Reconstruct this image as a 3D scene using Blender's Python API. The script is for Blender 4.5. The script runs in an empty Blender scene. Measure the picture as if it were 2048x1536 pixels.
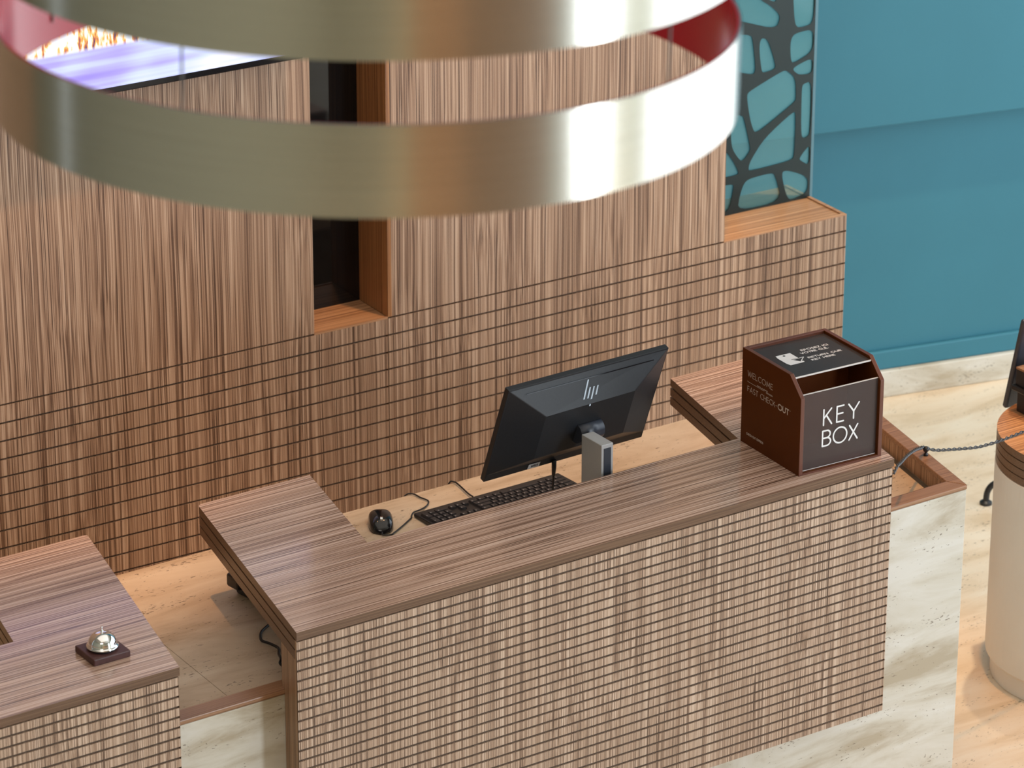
import bpy, bmesh, math, random
from mathutils import Vector, Matrix

random.seed(7)
SC = bpy.context.scene
COL = SC.collection
PI = math.pi

# ------------------------------------------------------------------ camera, world, lights, exposure
cam_d = bpy.data.cameras.new('camera')
cam = bpy.data.objects.new('camera', cam_d)
COL.objects.link(cam)
SC.camera = cam
YAW, PITCH, ROLL = 0.59870, 0.39650, 0.00190
fw = Vector((math.sin(YAW)*math.cos(PITCH), math.cos(YAW)*math.cos(PITCH), -math.sin(PITCH)))
rt0 = Vector((math.cos(YAW), -math.sin(YAW), 0))
up0 = rt0.cross(fw)
rt = rt0*math.cos(ROLL) + up0*math.sin(ROLL)
up = -rt0*math.sin(ROLL) + up0*math.cos(ROLL)
CAM = Vector((-3.980, -6.683, 4.952))
cam.matrix_world = Matrix(((rt.x, up.x, -fw.x, CAM.x), (rt.y, up.y, -fw.y, CAM.y), (rt.z, up.z, -fw.z, CAM.z), (0, 0, 0, 1)))
cam_d.sensor_width = 36.0
cam_d.lens = 7772.0/2048*36
cam_d.clip_start = 0.05
cam_d.clip_end = 100
cam_d.dof.use_dof = True
cam_d.dof.focus_distance = 9.42
cam_d.dof.aperture_fstop = 7.0

world = bpy.data.worlds.new('world')
SC.world = world
world.use_nodes = True
wn = world.node_tree.nodes
wn['Background'].inputs[0].default_value = (0.80, 0.90, 1.0, 1)
wn['Background'].inputs[1].default_value = 1.2

def area(name, loc, target, sx, sy, power, col, spread=180):
    d = bpy.data.lights.new(name, 'AREA')
    d.shape = 'RECTANGLE'
    d.size, d.size_y, d.energy, d.color = sx, sy, power, col
    d.spread = math.radians(spread)
    o = bpy.data.objects.new(name, d)
    COL.objects.link(o)
    o.location = loc
    dr = Vector(target) - Vector(loc)
    o.rotation_euler = dr.to_track_quat('-Z', 'Y').to_euler()
    return o

def spot(name, loc, target, power, col, ang, blend=0.6, rad=0.06):
    d = bpy.data.lights.new(name, 'SPOT')
    d.energy, d.color, d.spot_size, d.spot_blend, d.shadow_soft_size = power, col, math.radians(ang), blend, rad
    o = bpy.data.objects.new(name, d)
    COL.objects.link(o)
    o.location = loc
    o.rotation_euler = (Vector(target)-Vector(loc)).to_track_quat('-Z', 'Y').to_euler()
    return o

COOL = (0.82, 0.91, 1.0)
WARM = (1.0, 0.68, 0.40)
area('daylight_front_window', (4.0, -9.35, 2.5), (4.0, 0, 2.5), 1.3, 4.4, 370, COOL)
area('daylight_side_window', (5.55, -2.6, 2.2), (0, -2.6, 2.2), 8.2, 4.2, 215, COOL)
area('ceiling_glow', (0.0, -1.5, 6.3), (0.0, -1.5, 0), 7.0, 6.0, 112, (1.0, 0.90, 0.78))
spot('downlight_desk_left', (-0.4, 0.9, 5.9), (-0.1, 1.75, 0.45), 720, (1.0, .48, .17), 28)
spot('downlight_desk_right', (1.7, 0.8, 5.9), (1.6, 1.55, 0.6), 480, (1.0, .54, .25), 28)
spot('downlight_kiosk', (2.35, 0.2, 5.9), (2.3, 0.25, 0.0), 420, (1.0, 0.40, 0.08), 20)
spot('downlight_blue_wall', (3.7, 1.25, 5.9), (3.3, 1.65, 0.0), 700, (1.0, 0.80, 0.56), 34)

area('ceiling_glow_front', (-5.2, -7.0, 6.3), (-5.4, -7.6, 0), 3.5, 3.0, 160, (1.0, 0.93, 0.84))  # added fill, brightens the unseen front wall mirrored in the lamp rings
spot('downlight_front_wall', (-3.3, -8.3, 5.9), (-3.3, -9.5, 0.6), 1100, (1.0, 0.62, 0.30), 40)  # added warm spot, gives the lamp rings their orange reflection
SC.view_settings.view_transform = 'Standard'
SC.view_settings.look = 'None'
SC.view_settings.gamma = 1.0
SC.view_settings.use_curve_mapping = False
SC.view_settings.exposure = -0.08

# ------------------------------------------------------------------ helpers
def empty(name, loc, rz=0.0):
    o = bpy.data.objects.new(name, None)
    COL.objects.link(o)
    o.location = loc
    o.rotation_euler = (0, 0, rz)
    o.empty_display_size = 0.05
    return o

def rootm(o):
    return Matrix.Translation(o.location) @ o.rotation_euler.to_matrix().to_4x4()

def tag(o, label=None, cat=None, group=None, kind=None):
    if label: o['label'] = label
    if cat: o['category'] = cat
    if group: o['group'] = group
    if kind: o['kind'] = kind
    return o

def obj(name, bm, mats, parent=None, world_co=False, smooth=False, bevel=0.0, seg=2):
    """link a bmesh as one object; world_co: vertices are world coordinates"""
    if world_co and parent is not None:
        M = Matrix.Identity(4)
        ch = []
        p = parent
        while p is not None:
            ch.append(p); p = p.parent
        for q in reversed(ch):
            M = M @ rootm(q)
        bmesh.ops.transform(bm, matrix=M.inverted(), verts=bm.verts)
    me = bpy.data.meshes.new(name)
    bmesh.ops.recalc_face_normals(bm, faces=bm.faces)
    bm.to_mesh(me); bm.free()
    for m in (mats if isinstance(mats, (list, tuple)) else [mats]):
        me.materials.append(m)
    if smooth:
        for p_ in me.polygons: p_.use_smooth = True
    o = bpy.data.objects.new(name, me)
    COL.objects.link(o)
    o.parent = parent
    if bevel > 0:
        b = o.modifiers.new('bevel', 'BEVEL')
        b.width = bevel; b.segments = seg; b.limit_method = 'ANGLE'; b.angle_limit = math.radians(35)
    return o

def box(bm, x0, x1, y0, y1, z0, z1, mi=0):
    vs = [bm.verts.new(c) for c in ((x0,y0,z0),(x1,y0,z0),(x1,y1,z0),(x0,y1,z0),(x0,y0,z1),(x1,y0,z1),(x1,y1,z1),(x0,y1,z1))]
    for f in ((0,1,2,3),(4,5,6,7),(0,1,5,4),(1,2,6,5),(2,3,7,6),(3,0,4,7)):
        fc = bm.faces.new([vs[i] for i in f]); fc.material_index = mi
    return vs

def prism(bm, poly, z0, z1, mi_side=0, mi_top=0):
    n = len(poly)
    a = [bm.verts.new((p[0], p[1], z0)) for p in poly]
    b = [bm.verts.new((p[0], p[1], z1)) for p in poly]
    f = bm.faces.new(b); f.material_index = mi_top
    f = bm.faces.new(list(reversed(a))); f.material_index = mi_side
    for i in range(n):
        f = bm.faces.new((a[i], a[(i+1) % n], b[(i+1) % n], b[i])); f.material_index = mi_side

def lathe(bm, prof, n=64, cx=0, cy=0, mi=None):
    rings = []
    for r, z in prof:
        if r < 1e-6:
            rings.append([bm.verts.new((cx, cy, z))])
        else:
            rings.append([bm.verts.new((cx + r*math.cos(2*PI*i/n), cy + r*math.sin(2*PI*i/n), z)) for i in range(n)])
    for k in range(len(rings)-1):
        A, B = rings[k], rings[k+1]
        for i in range(n):
            j = (i+1) % n
            if len(A) == 1 and len(B) == 1: continue
            if len(A) == 1: f = bm.faces.new((A[0], B[i], B[j]))
            elif len(B) == 1: f = bm.faces.new((A[i], A[j], B[0]))
            else: f = bm.faces.new((A[i], A[j], B[j], B[i]))
            if mi: f.material_index = mi[k]

def smooth_path(pts, sub=6):
    pts = [Vector(p) for p in pts]
    out = []
    for i in range(len(pts)-1):
        p0 = pts[max(i-1, 0)]; p1 = pts[i]; p2 = pts[i+1]; p3 = pts[min(i+2, len(pts)-1)]
        for k in range(sub):
            t = k/sub
            out.append(0.5*((2*p1) + (p2-p0)*t + (2*p0-5*p1+4*p2-p3)*t*t + (3*p1-p0-3*p2+p3)*t**3))
    out.append(pts[-1])
    return out

def tube(bm, pts, r, n=8, cap=True):
    pts = [Vector(p) for p in pts]
    rings = []
    prev = None
    for i, p in enumerate(pts):
        t = (pts[min(i+1, len(pts)-1)] - pts[max(i-1, 0)]).normalized()
        if prev is None:
            a = t.cross(Vector((0, 0, 1)))
            if a.length < 1e-3: a = t.cross(Vector((1, 0, 0)))
        else:
            a = prev - t*prev.dot(t)
        a.normalize(); prev = a
        b = t.cross(a)
        rr = r[i] if isinstance(r, (list, tuple)) else r
        rings.append([bm.verts.new(p + rr*(math.cos(2*PI*k/n)*a + math.sin(2*PI*k/n)*b)) for k in range(n)])
    for A, B in zip(rings, rings[1:]):
        for k in range(n):
            bm.faces.new((A[k], A[(k+1) % n], B[(k+1) % n], B[k]))
    if cap:
        bm.faces.new(rings[0]); bm.faces.new(list(reversed(rings[-1])))

# stroke lettering: flat printed strokes on a plane (origin, ex, ey)
def arc(cx, cy, rx, ry, a0, a1, n=14):
    return [(cx + rx*math.cos(math.radians(a0+(a1-a0)*i/n)), cy + ry*math.sin(math.radians(a0+(a1-a0)*i/n))) for i in range(n+1)]
GL = {
 'A': (.74, [[(0,0),(.37,1),(.74,0)],[(.12,.34),(.62,.34)]]),
 'B': (.58, [[(0,0),(0,1),(.3,1)]+arc(.3,.76,.24,.24,90,-90)+[(0,.52)],[(.3,.52)]+arc(.3,.26,.28,.26,90,-90)+[(0,0)]]),
 'C': (.76, [arc(.46,.5,.46,.5,50,310,20)]),
 'E': (.52, [[(.52,1),(0,1),(0,0),(.52,0)],[(0,.52),(.46,.52)]]),
 'F': (.5, [[(.5,1),(0,1),(0,0)],[(0,.52),(.44,.52)]]),
 'H': (.66, [[(0,0),(0,1)],[(.66,0),(.66,1)],[(0,.52),(.66,.52)]]),
 'I': (.0, [[(0,0),(0,1)]]),
 'K': (.6, [[(0,0),(0,1)],[(.56,1),(0,.42)],[(.2,.6),(.6,0)]]),
 'L': (.46, [[(0,1),(0,0),(.46,0)]]),
 'M': (.84, [[(0,0),(.08,1),(.42,.2),(.76,1),(.84,0)]]),
 'N': (.68, [[(0,0),(0,1),(.68,0),(.68,1)]]),
 'O': (1.0, [arc(.5,.5,.5,.5,0,360,28)]),
 'P': (.54, [[(0,0),(0,1),(.28,1)]+arc(.28,.73,.26,.27,90,-90)+[(0,.46)]]),
 'R': (.58, [[(0,0),(0,1),(.28,1)]+arc(.28,.74,.26,.26,90,-90)+[(0,.48)],[(.26,.48),(.58,0)]]),
 'S': (.54, [arc(.27,.74,.25,.26,40,270,12)+arc(.27,.24,.27,.24,90,-140,12)]),
 'T': (.6, [[(0,1),(.6,1)],[(.3,1),(.3,0)]]),
 'U': (.66, [[(0,1),(0,.33)]+arc(.33,.33,.33,.33,180,360)+[(.66,1)]]),
 'V': (.72, [[(0,1),(.36,0),(.72,1)]]),
 'W': (1.08, [[(0,1),(.28,0),(.54,.95),(.8,0),(1.08,1)]]),
 'X': (.6, [[(0,0),(.6,1)],[(0,1),(.6,0)]]),
 'Y': (.64, [[(0,1),(.32,.48),(.64,1)],[(.32,.48),(.32,0)]]),
 'Z': (.58, [[(0,1),(.58,1),(0,0),(.58,0)]]),
 '-': (.3, [[(0,.42),(.3,.42)]]),
 '.': (.02, [[(0,.02),(.02,.02)]]),
 "'": (.04, [[(0,.95),(.04,.95)]]),
 '\u00c9': (.52, [[(.52,1),(0,1),(0,0),(.52,0)],[(0,.52),(.46,.52)],[(.2,1.14),(.38,1.3)]]),
 ' ': (.3, []),
}
LIFT = [0.0]
def stroke_poly(bm, pts, w, P, k):
    k0 = k
    pts = [Vector((p[0], p[1])) for p in pts]
    for a, b in zip(pts, pts[1:]):
        d = b - a
        if d.length < 1e-7: continue
        d.normalize(); nrm = Vector((-d.y, d.x))*w/2
        LIFT[0] = (LIFT[0]+2e-6) % 3.6e-4; k = k0 + LIFT[0]
        bm.faces.new([bm.verts.new(P(q.x, q.y, k)) for q in (a-nrm, b-nrm, b+nrm, a+nrm)])
    for a in pts:
        LIFT[0] = (LIFT[0]+2e-6) % 3.6e-4; k = k0 + LIFT[0]
        bm.faces.new([bm.verts.new(P(a.x + w/2*math.cos(2*PI*i/10), a.y + w/2*math.sin(2*PI*i/10), k)) for i in range(10)])

def write(bm, text, x0, y0, h, w, P, width=None, gap=.24, k=0.0):
    adv = sum(GL[c][0] + gap for c in text) - gap
    s = (width/adv/h) if width else 1.0
    x = 0.0
    for c in text:
        wd, sts = GL[c]
        for st in sts:
            stroke_poly(bm, [(x0 + (x + p[0])*h*s, y0 + p[1]*h) for p in st], w, P, k)
        x += wd + gap
    return x0 + adv*h*s

# ------------------------------------------------------------------ materials
def newmat(name):
    m = bpy.data.materials.new(name); m.use_nodes = True
    return m, m.node_tree.nodes, m.node_tree.links, m.node_tree.nodes['Principled BSDF']

def plain(name, col, rough=.5, metal=0.0, coat=0.0, spec=.5, emit=None, es=0.0, noise=0.06, nscale=30):
    m, N, L, b = newmat(name)
    b.inputs['Roughness'].default_value = rough
    b.inputs['Metallic'].default_value = metal
    b.inputs['Coat Weight'].default_value = coat
    b.inputs['Specular IOR Level'].default_value = spec
    if noise > 0:
        tc = N.new('ShaderNodeTexCoord'); nz = N.new('ShaderNodeTexNoise')
        nz.inputs['Scale'].default_value = nscale; nz.inputs['Detail'].default_value = 3
        L.new(tc.outputs['Object'], nz.inputs['Vector'])
        rp = N.new('ShaderNodeValToRGB')
        rp.color_ramp.elements[0].position = .3; rp.color_ramp.elements[1].position = .7
        rp.color_ramp.elements[0].color = tuple(c*(1-noise) for c in col) + (1,)
        rp.color_ramp.elements[1].color = tuple(min(1, c*(1+noise)) for c in col) + (1,)
        L.new(nz.outputs['Fac'], rp.inputs['Fac']); L.new(rp.outputs['Color'], b.inputs['Base Color'])
    else:
        b.inputs['Base Color'].default_value = col + (1,)
    if emit:
        b.inputs['Emission Color'].default_value = emit + (1,)
        b.inputs['Emission Strength'].default_value = es
    return m

def mathn(N, L, op, a, b=None):
    n = N.new('ShaderNodeMath'); n.operation = op
    for i, v in enumerate((a, b)):
        if v is None: continue
        if isinstance(v, (int, float)): n.inputs[i].default_value = v
        else: L.new(v, n.inputs[i])
    return n.outputs[0]

def zebrano(name, grain='Z', gain=1.0, tint=(1, 1, 1), rough=.38, scale=1.0, coat=0.0, contrast=1.0, along=.8, distort=.012):
    m, N, L, b = newmat(name)
    tc = N.new('ShaderNodeTexCoord')
    lowm = N.new('ShaderNodeMapping'); low = N.new('ShaderNodeTexNoise')
    ax = {'X': 0, 'Y': 1, 'Z': 2}[grain]
    ls = [6.0, 6.0, 6.0]; ls[ax] = 1.6
    lowm.inputs['Scale'].default_value = ls
    L.new(tc.outputs['Object'], lowm.inputs['Vector']); L.new(lowm.outputs[0], low.inputs['Vector'])
    low.inputs['Scale'].default_value = 1.0; low.inputs['Detail'].default_value = 1.0
    va = N.new('ShaderNodeVectorMath'); va.operation = 'SUBTRACT'; va.inputs[1].default_value = (.5, .5, .5)
    L.new(low.outputs['Color'], va.inputs[0])
    vs = N.new('ShaderNodeVectorMath'); vs.operation = 'SCALE'; vs.inputs['Scale'].default_value = distort
    L.new(va.outputs[0], vs.inputs[0])
    ad = N.new('ShaderNodeVectorMath'); ad.operation = 'ADD'
    L.new(tc.outputs['Object'], ad.inputs[0]); L.new(vs.outputs[0], ad.inputs[1])
    def layer(sc, along, det, ro):
        mp = N.new('ShaderNodeMapping'); s = [sc*scale]*3; s[ax] = along
        mp.inputs['Scale'].default_value = s
        nz = N.new('ShaderNodeTexNoise'); nz.inputs['Scale'].default_value = 1.0
        nz.inputs['Detail'].default_value = det; nz.inputs['Roughness'].default_value = ro
        L.new(ad.outputs[0], mp.inputs['Vector']); L.new(mp.outputs[0], nz.inputs['Vector'])
        return nz.outputs['Fac']
    a = layer(230, along, 1.5, .6); c = layer(70, along*.5, 1.0, .5); d = layer(620, along*2.5, 1.0, .5)
    f = mathn(N, L, 'ADD', mathn(N, L, 'MULTIPLY', a, .58), mathn(N, L, 'ADD', mathn(N, L, 'MULTIPLY', c, .07), mathn(N, L, 'MULTIPLY', d, .35)))
    f = mathn(N, L, 'ADD', mathn(N, L, 'MULTIPLY', mathn(N, L, 'SUBTRACT', f, .5), contrast), .5)
    rp = N.new('ShaderNodeValToRGB'); cr = rp.color_ramp
    stops = [(.38, (.095, .050, .029)), (.44, (.25, .150, .096)), (.50, (.41, .268, .180)), (.55, (.52, .360, .252)), (.61, (.67, .510, .39))]
    while len(cr.elements) < len(stops): cr.elements.new(.5)
    for e, (p, cl) in zip(cr.elements, stops):
        e.position = p; e.color = tuple(min(1, x*gain*t) for x, t in zip(cl, tint)) + (1,)
    L.new(f, rp.inputs['Fac']); L.new(rp.outputs['Color'], b.inputs['Base Color'])
    b.inputs['Roughness'].default_value = rough
    b.inputs['Coat Weight'].default_value = coat; b.inputs['Coat Roughness'].default_value = .09
    return m

def travertine(name, base=(.70, .60, .45), dark=(.50, .39, .25), light=(.80, .74, .62), axis=2, rough=.45, pits=.62):
    m, N, L, b = newmat(name)
    tc = N.new('ShaderNodeTexCoord')
    def nz(scl, sc3, det, ro=.55, dist=0.0):
        mp = N.new('ShaderNodeMapping'); mp.inputs['Scale'].default_value = sc3
        mp.inputs['Rotation'].default_value = (0.0, math.radians(14) if axis == 2 else 0, math.radians(8) if axis != 2 else 0)
        n = N.new('ShaderNodeTexNoise'); n.inputs['Scale'].default_value = scl; n.inputs['Detail'].default_value = det
        n.inputs['Roughness'].default_value = ro; n.inputs['Distortion'].default_value = dist
        L.new(tc.outputs['Object'], mp.inputs['Vector']); L.new(mp.outputs[0], n.inputs['Vector'])
        return n.outputs['Fac']
    st = [1.0, 1.0, 1.0]
    if axis == 2: st = [1.0, 1.0, 4.0]
    else: st = [1.0, 4.0, 1.0]
    bands = nz(2.2, st, 6, .62, .6)
    rp = N.new('ShaderNodeValToRGB'); cr = rp.color_ramp
    cr.elements.new(.5)
    for e, (p, c) in zip(cr.elements, ((.36, dark), (.50, base), (.64, light))):
        e.position = p; e.color = c + (1,)
    L.new(bands, rp.inputs['Fac'])
    st2 = [x*1.0 for x in st]
    pit = nz(120, [st[0]*.6, st[1]*.45, st[2]*.45], 2, .5, .3)
    clus = nz(5.0, st, 3)
    pm = mathn(N, L, 'ADD', pit, mathn(N, L, 'MULTIPLY', mathn(N, L, 'SUBTRACT', clus, .5), .55))
    rp2 = N.new('ShaderNodeValToRGB')
    rp2.color_ramp.elements[0].position = pits + .06; rp2.color_ramp.elements[1].position = pits + .11
    rp2.color_ramp.elements[0].color = (0, 0, 0, 1); rp2.color_ramp.elements[1].color = (1, 1, 1, 1)
    L.new(pm, rp2.inputs['Fac'])
    mx = N.new('ShaderNodeMix'); mx.data_type = 'RGBA'
    L.new(mathn(N, L, 'MULTIPLY', rp2.outputs['Color'], .75), mx.inputs['Factor'])
    L.new(rp.outputs['Color'], mx.inputs[6]); mx.inputs[7].default_value = (.13, .09, .055, 1)
    L.new(mx.outputs[2], b.inputs['Base Color'])
    b.inputs['Roughness'].default_value = rough
    bp = N.new('ShaderNodeBump'); bp.inputs['Strength'].default_value = .25; bp.inputs['Distance'].default_value = .002; bp.invert = True
    L.new(rp2.outputs['Color'], bp.inputs['Height']); L.new(bp.outputs[0], b.inputs['Normal'])
    return m

def clear(name, tint=(1, 1, 1), haze=(.5, .5, .5), fac=.2, rough=.05):
    m, N, L, b = newmat(name)
    b.inputs['Base Color'].default_value = haze + (1,); b.inputs['Roughness'].default_value = rough
    b.inputs['Specular IOR Level'].default_value = .6
    tr = N.new('ShaderNodeBsdfTransparent'); tr.inputs[0].default_value = tint + (1,)
    fr = N.new('ShaderNodeFresnel'); fr.inputs[0].default_value = 1.45
    mx = N.new('ShaderNodeMixShader')
    L.new(mathn(N, L, 'MAXIMUM', fr.outputs[0], fac), mx.inputs[0])
    L.new(tr.outputs[0], mx.inputs[1]); L.new(b.outputs[0], mx.inputs[2])
    L.new(mx.outputs[0], N['Material Output'].inputs['Surface'])
    return m

M = {}
M['zebra_v'] = zebrano('zebrano_vertical', 'Z', contrast=.75, gain=.8, tint=(1.05, .95, .82))
M['zebra_front'] = zebrano('zebrano_counter_front', 'Z', contrast=1.2, gain=.98, tint=(1.0, 1.01, 1.03), scale=2.2, along=.6)
M['zebra_h'] = zebrano('zebrano_horizontal', 'X', rough=.26, coat=.5, scale=1.25, along=.16, distort=.007, gain=1.12, contrast=1.2, tint=(1.0, .98, 1.07))
M['zebra_wall'] = zebrano('zebrano_wall', 'Z', rough=.45, gain=.82, along=.6, contrast=1.12, scale=1.3, tint=(1.04, .97, .90))
M['warm_wood'] = zebrano('warm_wood_lining', 'Z', tint=(.9, .62, .36), contrast=.55)  # orange tint paints the warm light on the niche side
M['warm_wood_h'] = zebrano('warm_wood_board', 'X', tint=(1.12, .9, .68), contrast=.5, rough=.35)
M['kiosk_wood'] = zebrano('kiosk_wood_top', 'X', tint=(1.15, .82, .52), contrast=.8, rough=.35)
M['edge'] = zebrano('counter_edge_band', 'X', gain=.34, tint=(1.08, .88, .70), contrast=.45, scale=1.6)
M['edge_front'] = zebrano('counter_front_band', 'X', gain=.34, tint=(1.02, .92, .74), contrast=.45, scale=1.6)
M['rail'] = zebrano('desk_rail_wood', 'X', gain=.72, tint=(1.05, .84, .66), contrast=.4, rough=.3)
M['groove_front'] = plain('counter_groove', (.095, .064, .042), .7)
M['groove'] = plain('groove_shadow_gap', (.055, .034, .022), .7)
M['trav'] = travertine('travertine_front', base=(.61, .575, .49), dark=(.44, .375, .275), light=(.69, .67, .61))
M['trav_top'] = travertine('travertine_worktop', base=(.60, .47, .335), dark=(.47, .345, .225), light=(.68, .56, .42), axis=1)
M['trav_floor'] = travertine('travertine_floor', base=(.76, .63, .475), dark=(.66, .52, .36), light=(.80, .70, .56), axis=1, rough=.3)
M['blue'] = plain('teal_wall_paint', (.044, .192, .262), .5, spec=.3, noise=.03, nscale=3)
M['chrome'] = plain('chrome', (.85, .86, .88), .06, 1.0, noise=0)
M['black'] = plain('black_plastic', (.012, .012, .014), .38)
M['black_gloss'] = plain('black_gloss', (.010, .010, .012), .12, noise=0)
M['mon_back'] = plain('monitor_back_plastic', (.018, .020, .024), .42, noise=.1, nscale=200)
M['key'] = plain('key_black', (.022, .022, .026), .45)
M['white_print'] = plain('white_print', (.85, .85, .86), .5, noise=0)
M['emblem'] = plain('emblem_silver', (.42, .47, .52), .3, .5, noise=0)
M['key_print'] = plain('key_print', (.30, .30, .32), .5, noise=0)
M['beige_print'] = plain('pale_print', (.62, .52, .45), .5, noise=0)
M['box'] = plain('brown_lacquer', (.098, .0245, .0035), .45, spec=.12, noise=.04)
M['box_edge'] = plain('brown_lacquer_edge', (.13, .042, .024), .35, noise=.04)
M['silver'] = plain('silver_plastic', (.43, .43, .44), .4, noise=.02)
M['white_pillar'] = plain('white_pillar_paint', (.70, .66, .60), .55, noise=.03, nscale=6)
M['bell_base'] = plain('bell_plinth', (.075, .028, .026), .45, noise=.2, nscale=60)
M['red'] = plain('red_enamel', (.42, .010, .026), .22, coat=.08, spec=.35, noise=0)
M['slate'] = plain('slate_plastic', (.030, .036, .052), .35)
M['acrylic'] = clear('clear_acrylic', (.92, .86, .84), (.22, .18, .175), .24, .05)
M['acrylic_top'] = clear('smoky_acrylic', (.55, .52, .52), (.16, .145, .15), .35, .10)
M['acrylic_edge'] = plain('acrylic_edge', (.75, .70, .68), .3, noise=0)
M['glass'] = clear('teal_glass', (.80, .95, .95), (.22, .46, .47), .27, .05)
M['glass_edge'] = plain('glass_edge', (.10, .22, .27), .2, noise=0)
M['net'] = clear('dark_net_film', (.20, .30, .30), (.012, .030, .031), .70, .30)
M['dark_glass'] = plain('dark_glass', (.006, .007, .008), .05, spec=.5, noise=0)
M['cord'] = plain('cord_black', (.010, .010, .011), .5)
M['rope'] = plain('rope_charcoal', (.045, .050, .055), .45, noise=.3, nscale=300)
M['plaster'] = plain('olive_plaster', (.37, .375, .30), .8, noise=.05, nscale=2)
M['ceil'] = plain('ceiling_paint', (.62, .60, .55), .8, noise=.03, nscale=2)
M['frame'] = plain('window_frame', (.10, .10, .10), .4)

# brushed metal for the lamp
def brushed():
    m, N, L, b = newmat('brushed_champagne_metal')
    tc = N.new('ShaderNodeTexCoord'); mp = N.new('ShaderNodeMapping'); nz = N.new('ShaderNodeTexNoise')
    mp.inputs['Scale'].default_value = (3, 3, 240)
    nz.inputs['Scale'].default_value = 1.0; nz.inputs['Detail'].default_value = 3
    L.new(tc.outputs['Object'], mp.inputs['Vector']); L.new(mp.outputs[0], nz.inputs['Vector'])
    rp = N.new('ShaderNodeValToRGB')
    rp.color_ramp.elements[0].color = (.62, .59, .52, 1); rp.color_ramp.elements[1].color = (.74, .72, .65, 1)
    L.new(nz.outputs['Fac'], rp.inputs['Fac']); L.new(rp.outputs['Color'], b.inputs['Base Color'])
    b.inputs['Metallic'].default_value = 1.0
    b.inputs['Roughness'].default_value = .20
    bp = N.new('ShaderNodeBump'); bp.inputs['Strength'].default_value = .12; bp.inputs['Distance'].default_value = .001
    L.new(nz.outputs['Fac'], bp.inputs['Height']); L.new(bp.outputs[0], b.inputs['Normal'])
    return m
M['brushed'] = brushed()

# television picture: pale violet floor with light streaks below, a warm busy quay above
def tv_mat():
    m, N, L, b = newmat('television_picture')
    tc = N.new('ShaderNodeTexCoord'); sp = N.new('ShaderNodeSeparateXYZ')
    L.new(tc.outputs['Object'], sp.inputs[0])
    def noise(sc, det):
        mp = N.new('ShaderNodeMapping'); mp.inputs['Scale'].default_value = sc
        n = N.new('ShaderNodeTexNoise'); n.inputs['Scale'].default_value = 1; n.inputs['Detail'].default_value = det
        L.new(tc.outputs['Object'], mp.inputs['Vector']); L.new(mp.outputs[0], n.inputs['Vector'])
        return n.outputs['Fac']
    low = N.new('ShaderNodeValToRGB'); cr = low.color_ramp
    cr.elements.new(.5); cr.elements.new(.6)
    for e, (p, c) in zip(cr.elements, ((.32, (.20, .10, .62)), (.46, (.42, .36, .95)), (.55, (.62, .70, 1.0)), (.68, (1.0, .95, 1.0)))):
        e.position = p; e.color = c + (1,)
    s1 = mathn(N, L, 'ADD', mathn(N, L, 'MULTIPLY', noise((.9, 1, 26), 2), .55), mathn(N, L, 'MULTIPLY', noise((3.2, 1, 3.0), 2), .45))
    L.new(s1, low.inputs['Fac'])
    hi = N.new('ShaderNodeValToRGB'); cr = hi.color_ramp
    cr.elements.new(.45); cr.elements.new(.52); cr.elements.new(.6)
    for e, (p, c) in zip(cr.elements, ((.33, (.03, .01, .10)), (.41, (.55, .12, .05)), (.46, (1.0, .50, .08)), (.51, (1.0, .93, .80)), (.66, (.80, .88, 1.0)))):
        e.position = p; e.color = c + (1,)
    L.new(noise((64, 1, 16), 5), hi.inputs['Fac'])
    stp = N.new('ShaderNodeMapRange'); stp.inputs['From Min'].default_value = .124; stp.inputs['From Max'].default_value = .136
    L.new(sp.outputs[2], stp.inputs['Value'])
    mx = N.new('ShaderNodeMix'); mx.data_type = 'RGBA'
    L.new(stp.outputs[0], mx.inputs['Factor']); L.new(low.outputs['Color'], mx.inputs[6]); L.new(hi.outputs['Color'], mx.inputs[7])
    sky = N.new('ShaderNodeMapRange'); sky.inputs['From Min'].default_value = .34; sky.inputs['From Max'].default_value = .46
    sn = mathn(N, L, 'ADD', sp.outputs[2], mathn(N, L, 'MULTIPLY', mathn(N, L, 'SUBTRACT', noise((7, 1, 2), 3), .5), .25))
    L.new(sn, sky.inputs['Value'])
    m2 = N.new('ShaderNodeMix'); m2.data_type = 'RGBA'; m2.inputs[7].default_value = (.28, .34, .72, 1)
    L.new(sky.outputs[0], m2.inputs['Factor']); L.new(mx.outputs[2], m2.inputs[6])
    b.inputs['Base Color'].default_value = (.01, .01, .012, 1)
    b.inputs['Roughness'].default_value = .25
    L.new(m2.outputs[2], b.inputs['Emission Color']); b.inputs['Emission Strength'].default_value = 1.25
    return m
M['tv'] = tv_mat()

# ------------------------------------------------------------------ constants from the photograph
H = 1.10                     # guest counter height
PH = 0.22154                 # angle of the counter wings
DX, DY = math.sin(PH), math.cos(PH)
W, D, ST, WG = 1.716, 0.7373, 0.3212, 0.3135
PITCHG = 0.0252
BAND = 0.023
TF = 0.094                   # travertine front plane
ZD = 0.856                   # desk surface
ZR = 0.913                   # rail top
AW = -0.03933                # feature wall angle
YW = 1.80

# ------------------------------------------------------------------ room shell
X0, X1, Y0, Y1, ZC = -8.0, 5.8, -9.6, 3.6, 6.6
bm = bmesh.new(); box(bm, X0-.2, X1+3.2, Y0-.2, Y1+.6, -.2, 0)
tag(obj('floor', bm, M['trav_floor']), kind='structure')
bm = bmesh.new(); box(bm, X0, X1, Y0, Y1, ZC, ZC+.2)
tag(obj('ceiling', bm, M['ceil']), kind='structure')
bm = bmesh.new(); box(bm, X0-.2, X0, Y0, Y1, 0, ZC)
tag(obj('wall_left', bm, M['plaster']), kind='structure')

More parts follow.
